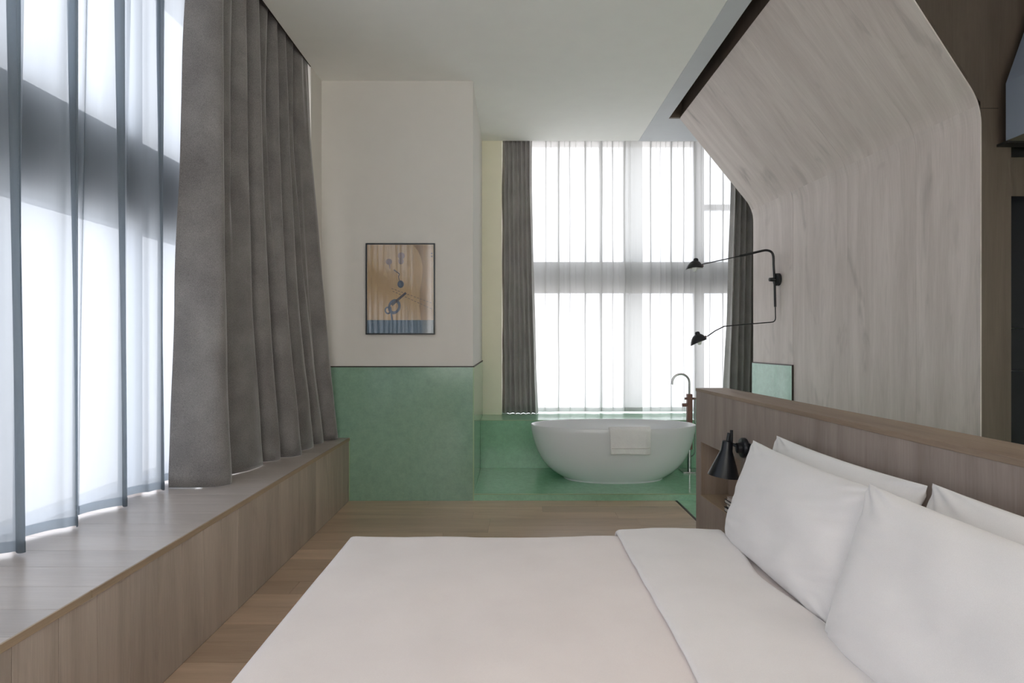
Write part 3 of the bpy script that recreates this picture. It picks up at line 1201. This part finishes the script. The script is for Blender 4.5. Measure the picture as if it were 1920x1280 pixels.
for dz in (0.0, 0.012):
    r = []
    for i in range(25):
        f = 0.03 + 0.94 * i / 24
        h = (zt - zb) / 0.235
        xx = 0.93 + 0.405 * f
        fold = 0.006 * h * math.sin(f * 19 + 1) + 0.004 * math.sin(f * 7)
        if f > 0.72:
            fold += -0.008 * math.exp(-((f - 0.86) / 0.05) ** 2)
        yy = tub_y(xx, zb + dz) - (0.014 + 0.014 * h) + fold * 0.7 - 0.0105
        r.append(Vector((xx + 0.014 * h * (1 - f) - 0.004 * h * f, yy, zb + dz)))
    rr.append(r)
grid(bm, rr)
bnd = obj('woven_band', bm, M['linen'], tw, smooth=True)
solidify(bnd, 0.003, 0)

# ---------------------------------------------------------------- tub filler
FX, FY = 1.895, 6.27
tap = thing('tub_filler', 'tall freestanding gooseneck tub filler beside the right end of the bathtub', 'faucet', (FX, FY, 0.06))
bx('base_plate', (FX - 0.09, FX + 0.10, FY - 0.09, FY + 0.09, 0.06, 0.075), M['chrome'], tap, bevel=0.003)
bx('column', (FX - 0.027, FX + 0.027, FY - 0.027, FY + 0.027, 0.30, 0.89), M['bronze'], tap, bevel=0.004)
tube('riser', [(FX, FY, 0.07), (FX, FY, 0.32)], 0.02, M['chrome'], tap, 16)
R_ = 0.092
arc = [(FX, FY, 0.885), (FX, FY, 1.0)]
for k in range(0, 19):
    a = PI * k / 18 * 1.02
    arc.append((FX - R_ + R_ * math.cos(a), FY, 1.01 + R_ * math.sin(a)))
arc.append((FX - 2 * R_ - 0.003, FY, 0.99))
tube('spout', arc, 0.0115, M['chrome'], tap, 16)
tube('control_bar', [(FX - 0.05, FY, 0.84), (FX + 0.075, FY, 0.84)], 0.012, M['bronze'], tap)
k_ = bx('valve_block', (FX - 0.075, FX - 0.027, FY - 0.018, FY + 0.018, 0.755, 0.79), M['bronze'], tap, bevel=0.003)
tube('lever_handle', [(FX - 0.072, FY, 0.765), (FX - 0.078, FY - 0.01, 0.70)], [0.005, 0.004], M['chrome'], tap)
bm = bmesh.new()
add_tube(bm, [(FX + 0.06, FY, 0.85), (FX + 0.06, FY, 0.62)], 0.011, 14)
obj('hand_shower', bm, M['chrome'], tap, autosm=50)
tube('shower_hose', round_path([(FX + 0.06, FY, 0.62), (FX + 0.06, FY, 0.25), (FX + 0.01, FY + 0.03, 0.20), (FX + 0.005, FY + 0.03, 0.34)], 0.03), 0.006, M['chrome'], tap)

# ---------------------------------------------------------------- two-armed wall lamp
WX, WY, WZ = 2.607, 5.735, 2.055
lp = thing('wall_lamp', 'black two-armed wall lamp on the pale wood lining above the tap', 'lamp', (WX, WY, WZ))
bm = bmesh.new()
lathe(bm, [(0.0005, -0.004), (0.058, -0.004), (0.062, -0.001), (0.062, 0.028), (0.056, 0.034), (0.0005, 0.034)], (WX, WY, WZ), (-1, 0, 0), 32)
obj('wall_plate', bm, M['black'], lp, autosm=40)
RX = WX - 0.062
tube('bracket', [(WX - 0.03, WY, WZ), (RX - 0.03, WY, WZ)], [0.022, 0.018], M['black'], lp, 16)


def PW(px, py, d=WY):
    return Vector(((px - 960) * d / 1100, d, 1.45 + (640 - py) * d / 1100))


xr = PW(1452.5, 0).x
up = round_path([PW(1453, 572), PW(1451.5, 520), PW(1449, 468), PW(1436, 468.5), PW(1386, 480)], 0.055, 8)
up = [PW(1453.5, 575), PW(1452.5, 530), PW(1450.5, 495)]
crn = [PW(1450.5, 495), PW(1450, 480), PW(1446, 472), PW(1437, 469), PW(1427, 470.5)]
crn = catmull(crn, 14)
tube('upper_arm', up[:2] + crn + [PW(1400, 477), PW(1387, 480)], 0.0115, M['black'], lp, 14)
tube('upper_rod', [PW(1390, 479.3), PW(1316, 495.5)], 0.005, M['black'], lp, 10)
low = catmull([PW(1453.5, 570), PW(1454, 590), PW(1453.8, 598), PW(1451, 602.5), PW(1445, 604)], 14)
tube('lower_arm', low + [PW(1400, 607.5), PW(1358, 611.5), PW(1341, 620), PW(1326, 630.5)], 0.0055, M['black'], lp, 10)


def mouille(parent, cpx, cpy, tilt, dirn, bulb):
    """tulip-shaped shade: asymmetric dome with a nipple cap; local z up, mouth at -z, nose towards -x"""
    c0 = PW(cpx, cpy)
    rot = Matrix.Rotation(tilt, 4, 'Y')
    bm = bmesh.new()
    prof_ = [(0.004, 0.062), (0.02, 0.060), (0.040, 0.050), (0.056, 0.034), (0.068, 0.014), (0.075, -0.004), (0.078, -0.012)]
    seg = 36

    def rr_(r, z, th, shrink=0.0):
        x_ = (r - shrink) * math.cos(th)
        y_ = (r - shrink) * math.sin(th) * 0.86
        if x_ < 0:
            x_ *= 1.15
            z2_ = z - 0.02 * (abs(x_) / 0.09) ** 2
        else:
            z2_ = z + 0.004 * (x_ / 0.08)
        return c0 + rot @ Vector((x_, y_, z2_ - shrink))
    outer = [[bm.verts.new(rr_(r, z, 2 * PI * k / seg)) for k in range(seg)] for r, z in prof_]
    inner = [[bm.verts.new(rr_(r, z, 2 * PI * k / seg, 0.002)) for k in range(seg)] for r, z in prof_]
    for S, mi in ((outer, 0), (inner, 1)):
        for p, q in zip(S, S[1:]):
            for k in range(seg):
                f = bm.faces.new((p[k], q[k], q[(k + 1) % seg], p[(k + 1) % seg]) if mi == 0 else (p[k], p[(k + 1) % seg], q[(k + 1) % seg], q[k]))
                f.material_index = mi
    for k in range(seg):
        bm.faces.new((outer[-1][k], inner[-1][k], inner[-1][(k + 1) % seg], outer[-1][(k + 1) % seg]))
    bm.faces.new(outer[0])
    bmesh.ops.recalc_face_normals(bm, faces=[f for f in bm.faces])
    s = obj('lamp_shade', bm, [M['lampblack'], M['white_enamel']], parent, autosm=60)
    bm = bmesh.new()
    top_ = c0 + rot @ Vector((0.005, 0, 0.052))
    lathe(bm, [(0.026, -0.006), (0.025, 0.014), (0.021, 0.027), (0.012, 0.033), (0.0005, 0.034)], top_, rot @ Vector((0.08, 0, 1)), 24)
    obj('socket_cap', bm, M['lampblack'], s, smooth=True)
    bm = bmesh.new()
    e = c0 + rot @ Vector((0.074, 0, 0.012))
    bmesh.ops.create_icosphere(bm, subdivisions=2, radius=0.012, matrix=Matrix.Translation(e))
    obj('swivel_joint', bm, M['bronze'], s, smooth=True)
    bm = bmesh.new()
    lathe(bm, [(0.0005, -0.052), (0.014, -0.048), (0.022, -0.032), (0.023, -0.018), (0.014, 0.01), (0.012, 0.04)], c0 + rot @ Vector((0, 0, 0.004)) , rot @ Vector((0, 0, 1)), 20)
    obj('bulb', bm, M['white_enamel'], s, smooth=True)


mouille(lp, 1303, 500, 0.05, -1, False)
mouille(lp, 1310, 637.5, -0.28, -1, True)

# ---------------------------------------------------------------- headboard partition
K = 0.0486


def HB(p):     # p.x along (from far end to viewer), p.y thickness, p.z height
    return Vector((1.277 + K * p.x + p.y, 4.07 - p.x + K * p.y, p.z))


HH = 1.128
hb = thing('headboard_partition', 'low brown oak partition serving as headboard behind the pillows', 'headboard', tuple(HB(Vector((2, 0.1, 0)))))
bm = bmesh.new()
NS0, NS1, NZ0, NZ1, ND = 0.085, 0.70, 0.405, 0.769, 0.19
HL = 4.6
TKH = 0.21
for d in ((0, HL, 0, TKH, 0.0, NZ0), (0, HL, 0, TKH, NZ1, HH - 0.022), (0, NS0, 0, TKH, NZ0, NZ1), (NS1, HL, 0, TKH, NZ0, NZ1)):
    add_box(bm, *d, T=HB)
bmesh.ops.recalc_face_normals(bm, faces=bm.faces)
obj('panel', bm, M['headboard'], hb)
bm = bmesh.new()
add_box(bm, NS0 - 0.002, NS1 + 0.002, ND, TKH + 0.001, NZ0 - 0.002, NZ1 + 0.002, T=HB)
add_box(bm, NS0 - 0.002, NS0 + 0.004, 0.004, ND, NZ0, NZ1, T=HB)
bmesh.ops.recalc_face_normals(bm, faces=bm.faces)
obj('niche_lining', bm, M['niche'], hb)
bm = bmesh.new()
add_box(bm, NS0, NS1, -0.001, ND, NZ0, NZ0 + 0.006, T=HB)
bmesh.ops.recalc_face_normals(bm, faces=bm.faces)
obj('shelf', bm, M['nosing'], hb)
bm = bmesh.new()
add_box(bm, -0.002, HL, -0.003, TKH + 0.003, HH - 0.022, HH, bevel=0.002, T=HB)
bmesh.ops.recalc_face_normals(bm, faces=bm.faces)
obj('cap', bm, M['headcap'], hb)


# power socket
def HBB(name, dims, mat, parent, bevel=0.0):
    bm = bmesh.new()
    add_box(bm, *dims, bevel=bevel, T=HB)
    bmesh.ops.recalc_face_normals(bm, faces=bm.faces)
    return obj(name, bm, mat, parent)


s_sock = 4.07 - 3.25
sk = thing('power_socket', 'small black power socket plate on the headboard just behind the reading lamp', 'socket', tuple(HB(Vector((s_sock, 0, 0.84)))))
HBB('plate', (s_sock - 0.045, s_sock + 0.045, -0.009, 0.0, 0.80, 0.886), M['black'], sk, 0.002)
for dz in (0.823, 0.853):
    HBB('switch', (s_sock - 0.036, s_sock + 0.012, -0.012, -0.009, dz, dz + 0.022), M['lampblack'], sk)

# books on the niche shelf
zb = NZ0 + 0.006
bdat = [('bookblack', 0.026, 0.0, 'black book at the bottom of the stack on the headboard niche shelf'),
        ('bookblack', 0.024, 0.010, 'black book second from the bottom of the niche shelf stack'),
        ('bookblack', 0.022, -0.004, 'black book third from the bottom, under the pale one on the shelf'),
        ('booklight', 0.020, 0.012, 'thin pale pinkish book topping the small stack on the niche shelf')]
for mk, th, dx, lab in bdat:
    b0 = 0.465 + dx
    bk_ = thing('book', lab, 'book', tuple(HB(Vector((0.60, 0.08, zb)))), 'books stacked on the niche shelf')
    x0_, x1_, y0_, y1_ = b0, b0 + 0.17, 0.003 + abs(dx), 0.14 + dx
    HBB('pages', (x0_ + 0.003, x1_ - 0.003, y0_ + 0.003, y1_ - 0.002, zb + 0.003, zb + th - 0.003), M['paper'], bk_)
    bm = bmesh.new()
    add_box(bm, x0_, x1_, y0_, y1_, zb, zb + 0.003, T=HB)
    add_box(bm, x0_, x1_, y0_, y1_, zb + th - 0.003, zb + th, T=HB)
    add_box(bm, x0_, x1_, y1_ - 0.003, y1_, zb + 0.003, zb + th - 0.003, T=HB)
    bmesh.ops.recalc_face_normals(bm, faces=bm.faces)
    obj('cover', bm, M[mk], bk_)
    zb += th

# reading lamp
s_l = 4.07 - 3.30
LP = HB(Vector((s_l, 0, 0.852)))
rl = thing('reading_lamp', 'small black cone-shaded reading lamp on the headboard at the far pillow', 'lamp', tuple(LP))
bm = bmesh.new()
lathe(bm, [(0.0005, 0.0), (0.055, 0.0), (0.057, 0.004), (0.057, 0.018), (0.052, 0.026), (0.03, 0.028), (0.028, 0.05), (0.0005, 0.05)], LP, (-1, 0, 0), 32)
obj('wall_plate', bm, M['lampblack'], rl, autosm=40)


def PL(px, py, d=3.34):
    return Vector(((px - 960) * d / 1100, d, 1.45 + (640 - py) * d / 1100))


ta, tb = PL(1364.5, 826), PL(1356.5, 892)
ax = (tb - ta).normalized()
Lc = (tb - ta).length
tube('swivel_arm', [LP + Vector((-0.03, 0, 0)), ta + ax * 0.015 + Vector((0.02, 0, 0))], 0.009, M['lampblack'], rl, 12)
tube('stem', [ta - ax * 0.045 + Vector((0.004, 0, 0)), ta + ax * 0.01], 0.011, M['lampblack'], rl, 14)
tube('pivot_knob', [PL(1371.5, 806), PL(1371.5, 828)], 0.0085, M['lampblack'], rl, 12)
bm = bmesh.new()
r0, r1 = 0.029, 0.087
ot = [(0.0005, 0.0), (r0 - 0.004, 0.0), (r0, 0.004), (r0 + 0.003, 0.055), (r1, Lc)]
it = [(r1 - 0.002, Lc), (r0 + 0.001, 0.056), (r0 - 0.004, 0.01)]
lathe(bm, ot, ta, ax, 40)
bmesh.ops.recalc_face_normals(bm, faces=bm.faces)
sh = obj('lamp_shade', bm, M['lampblack'], rl, autosm=40)
bm = bmesh.new()
lathe(bm, it, ta, ax, 40)
obj('shade_lining', bm, M['white_enamel'], sh, smooth=True)

# ---------------------------------------------------------------- bed
BZ = 0.55
BX0, BY1, BY0 = -0.765, 2.755, 0.70
bed = thing('bed', 'wide low bed with white bedding pushed against the headboard partition', 'bed', (0.3, 1.7, 0))
bx('bed_base', (BX0 + 0.09, 1.33, BY0 + 0.08, BY1 - 0.08, 0.06, 0.27), M['basefab'], bed, bevel=0.01)
bx('mattress', (BX0 + 0.05, 1.325, BY0 + 0.05, BY1 - 0.04, 0.27, 0.525), M['linen'], bed, bevel=0.045)
for lx in (BX0 + 0.2, 1.2):
    for ly in (BY0 + 0.2, BY1 - 0.2):
        bx('leg', (lx - 0.03, lx + 0.03, ly - 0.03, ly + 0.03, 0.0, 0.06), M['black'], bed)


def edge_map(s, lo, hi, r=0.045, drop=0.28, side_lo=True, side_hi=True):
    """s in metres along the cloth; returns position and drop"""
    q = PI * r / 2
    if side_hi and s > hi - r:
        e = s - (hi - r)
        if e < q:
            a = e / r
            return hi - r + r * math.sin(a), r * (1 - math.cos(a))
        return hi, r + (e - q)
    if side_lo and s < lo + r:
        e = lo + r - s
        if e < q:
            a = e / r
            return lo + r - r * math.sin(a), r * (1 - math.cos(a))
        return lo, r + (e - q)
    return s, 0.0


def dv_z(x, y):
    return (0.010 * noise.noise(Vector((x * 1.6, y * 1.6, 0.3))) + 0.006 * noise.noise(Vector((x * 4, y * 3, 2.3)))
            + 0.002 * noise.noise(Vector((x * 12, y * 5, 7.3))))


def cloth(xa, xb, ya, yb, ztop, nx_, ny_, lo_side, thick_edge=0.0, fold=False, endf=None):
    rows = []
    for j in range(ny_ + 1):
        sy_ = ya + (yb - ya) * j / ny_
        yy, dy = edge_map(sy_, BY0, BY1, side_lo=True, side_hi=True)
        r = []
        for i in range(nx_ + 1):
            f = i / nx_
            xe = endf(yy) if endf else xb
            sx2 = xa + (xe - xa) * f
            xx, dx = edge_map(sx2, BX0, 9, side_lo=lo_side, side_hi=False)
            zz = ztop + dv_z(xx, yy) * (1 if dx + dy < 0.01 else 0.4) - max(dx, dy)
            r.append(Vector((xx, yy, zz)))
        rows.append(r)
    return rows


bm = bmesh.new()
rows = cloth(BX0 - 0.28, 1.0, BY0 - 0.28, BY1 + 0.28, BZ, 120, 150, True, endf=lambda y_: 1.0)
grid(bm, rows)
dvt = obj('duvet', bm, M['duvet'], smooth=True)
bmn = dvt
tag(dvt, 'smooth white duvet spread over the bed with its head end turned down', 'duvet')
solidify(dvt, 0.03, -1)
# turned down band
rows = []
for j in range(151):
    sy_ = BY0 - 0.25 + (BY1 + 0.25 - BY0 + 0.25) * j / 150
    yy, dy = edge_map(sy_, BY0 - 0.012, BY1 + 0.012)
    xf = 0.487 + 0.006 * noise.noise(Vector((yy * 2, 0, 0))) + 0.003 * noise.noise(Vector((yy * 9, 1, 0)))
    xe = 0.985 + 0.03 * noise.noise(Vector((yy * 1.5, 4, 0))) - 0.05 * math.exp(-((yy - 2.2) / 0.25) ** 2)
    r = []
    base = BZ
    # rounded fold nose then top then roll down at the end
    prof_ = [(0.012, 0.002), (0.0, 0.006), (-0.004, 0.013), (0.0, 0.02), (0.010, 0.025), (0.03, 0.027)]
    for px_, pz_ in prof_:
        r.append((xf + px_, pz_))
    for i in range(1, 30):
        f = i / 29
        r.append((xf + 0.03 + (xe - xf - 0.05) * f, 0.027 + 0.012 * math.sin(f * PI) * 0.6))
    for px_, pz_ in ((-0.010, 0.024), (0.0, 0.014), (0.002, 0.0), (0.004, -0.025)):
        r.append((xe + px_, pz_))
    rows.append([Vector((a, yy, base + b + dv_z(a, yy) - dy)) for a, b in r])
bm = bmesh.new()
grid(bm, rows)
obj('turned_down_band', bm, M['linen'], dvt, smooth=True)


# pillows
def pillow(name, label, c, wdt, hgt, th, lean, yaw, roll, seed, group):
    """c = centre of bottom edge; width along Y, height leaning towards +X"""
    nu, nv = 56, 40
    root = Vector(c)
    Rm = Matrix.Rotation(yaw, 3, 'Z') @ Matrix.Rotation(lean, 3, 'Y') @ Matrix.Rotation(roll, 3, 'X')

    def pos(u, v, side):
        uu, vv = abs(u), abs(v)
        # slightly concave borders, pointed corners
        px_ = wdt / 2 * u * (1 - 0.045 * (1 - v * v) * uu ** 3)
        pz_ = hgt / 2 * v * (1 - 0.05 * (1 - u * u) * vv ** 3)
        fl = max(0.0, (1 - uu ** 3.2)) * max(0.0, (1 - vv ** 3.0))
        t = th / 2 * fl ** 0.55
        sag = 0.85 + 0.25 * (-v)
        t *= sag
        # radiating corner wrinkles
        cr = uu * vv
        ang = math.atan2(1.06 - vv, 1.06 - uu)
        t += 0.016 * math.sin(ang * 16 + seed) * cr ** 3 * (1 - cr ** 6)
        t += 0.009 * noise.noise(Vector((u * 2.2 + seed, v * 2.0, seed))) * fl
        rg = noise.noise(Vector((u * 1.3 + seed, v * 4.5 + u * 2, 3 + seed)))
        t += 0.015 * (1 - abs(rg) * 3) * fl * (0.2 + uu * uu)
        if fl <= 0.0:
            t = 0.0015
        wob = 0.007 * noise.noise(Vector((u * 3, seed, v * 3)))
        return Vector((-side * t + wob, px_, hgt / 2 + pz_))
    bm = bmesh.new()
    G = {}
    for s in (1, -1):
        for i in range(nu + 1):
            for j in range(nv + 1):
                a = i / nu * 2 - 1
                b = j / nv * 2 - 1
                u = math.copysign(1 - (1 - abs(a)) ** 1.35, a)
                v = math.copysign(1 - (1 - abs(b)) ** 1.35, b)
                border = i in (0, nu) or j in (0, nv)
                if border and s == -1:
                    G[s, i, j] = G[1, i, j]
                    continue
                p = pos(u, v, s) if not border else pos(u, v, 0)
                G[s, i, j] = bm.verts.new(root + Rm @ p)
        for i in range(nu):
            for j in range(nv):
                q = (G[s, i, j], G[s, i + 1, j], G[s, i + 1, j + 1], G[s, i, j + 1])
                bm.faces.new(q if s == -1 else q[::-1])
    bmesh.ops.recalc_face_normals(bm, faces=bm.faces)
    bmesh.ops.translate(bm, verts=bm.verts, vec=-root)
    me_o = obj(name, bm, M['linen'], smooth=True)
    me_o.location = root
    subsurf(me_o, 1)
    tag(me_o, label, 'pillow', group)
    return me_o


GP = 'white pillows leaning on the headboard'
pillow('pillow', 'back white pillow against the headboard, far one, behind the far front pillow', (1.135, 2.285, BZ - 0.015), 0.97, 0.49, 0.17, 0.27, 0.03, 0.0, 1.0, GP)
pillow('pillow', 'back white pillow against the headboard, near one at the right edge', (1.16, 1.30, BZ - 0.01), 0.95, 0.50, 0.17, 0.27, 0.04, 0.0, 5.0, GP)
pillow('pillow', 'front white pillow nearest the reading lamp, pointed top corner', (1.005, 2.245, BZ - 0.018), 0.95, 0.478, 0.215, 0.26, 0.02, 0.0, 2.0, GP)
pillow('pillow', 'front white pillow closest to the viewer, cut by the frame', (0.98, 1.31, BZ - 0.012), 0.96, 0.50, 0.225, 0.29, 0.06, 0.0, 8.0, GP)
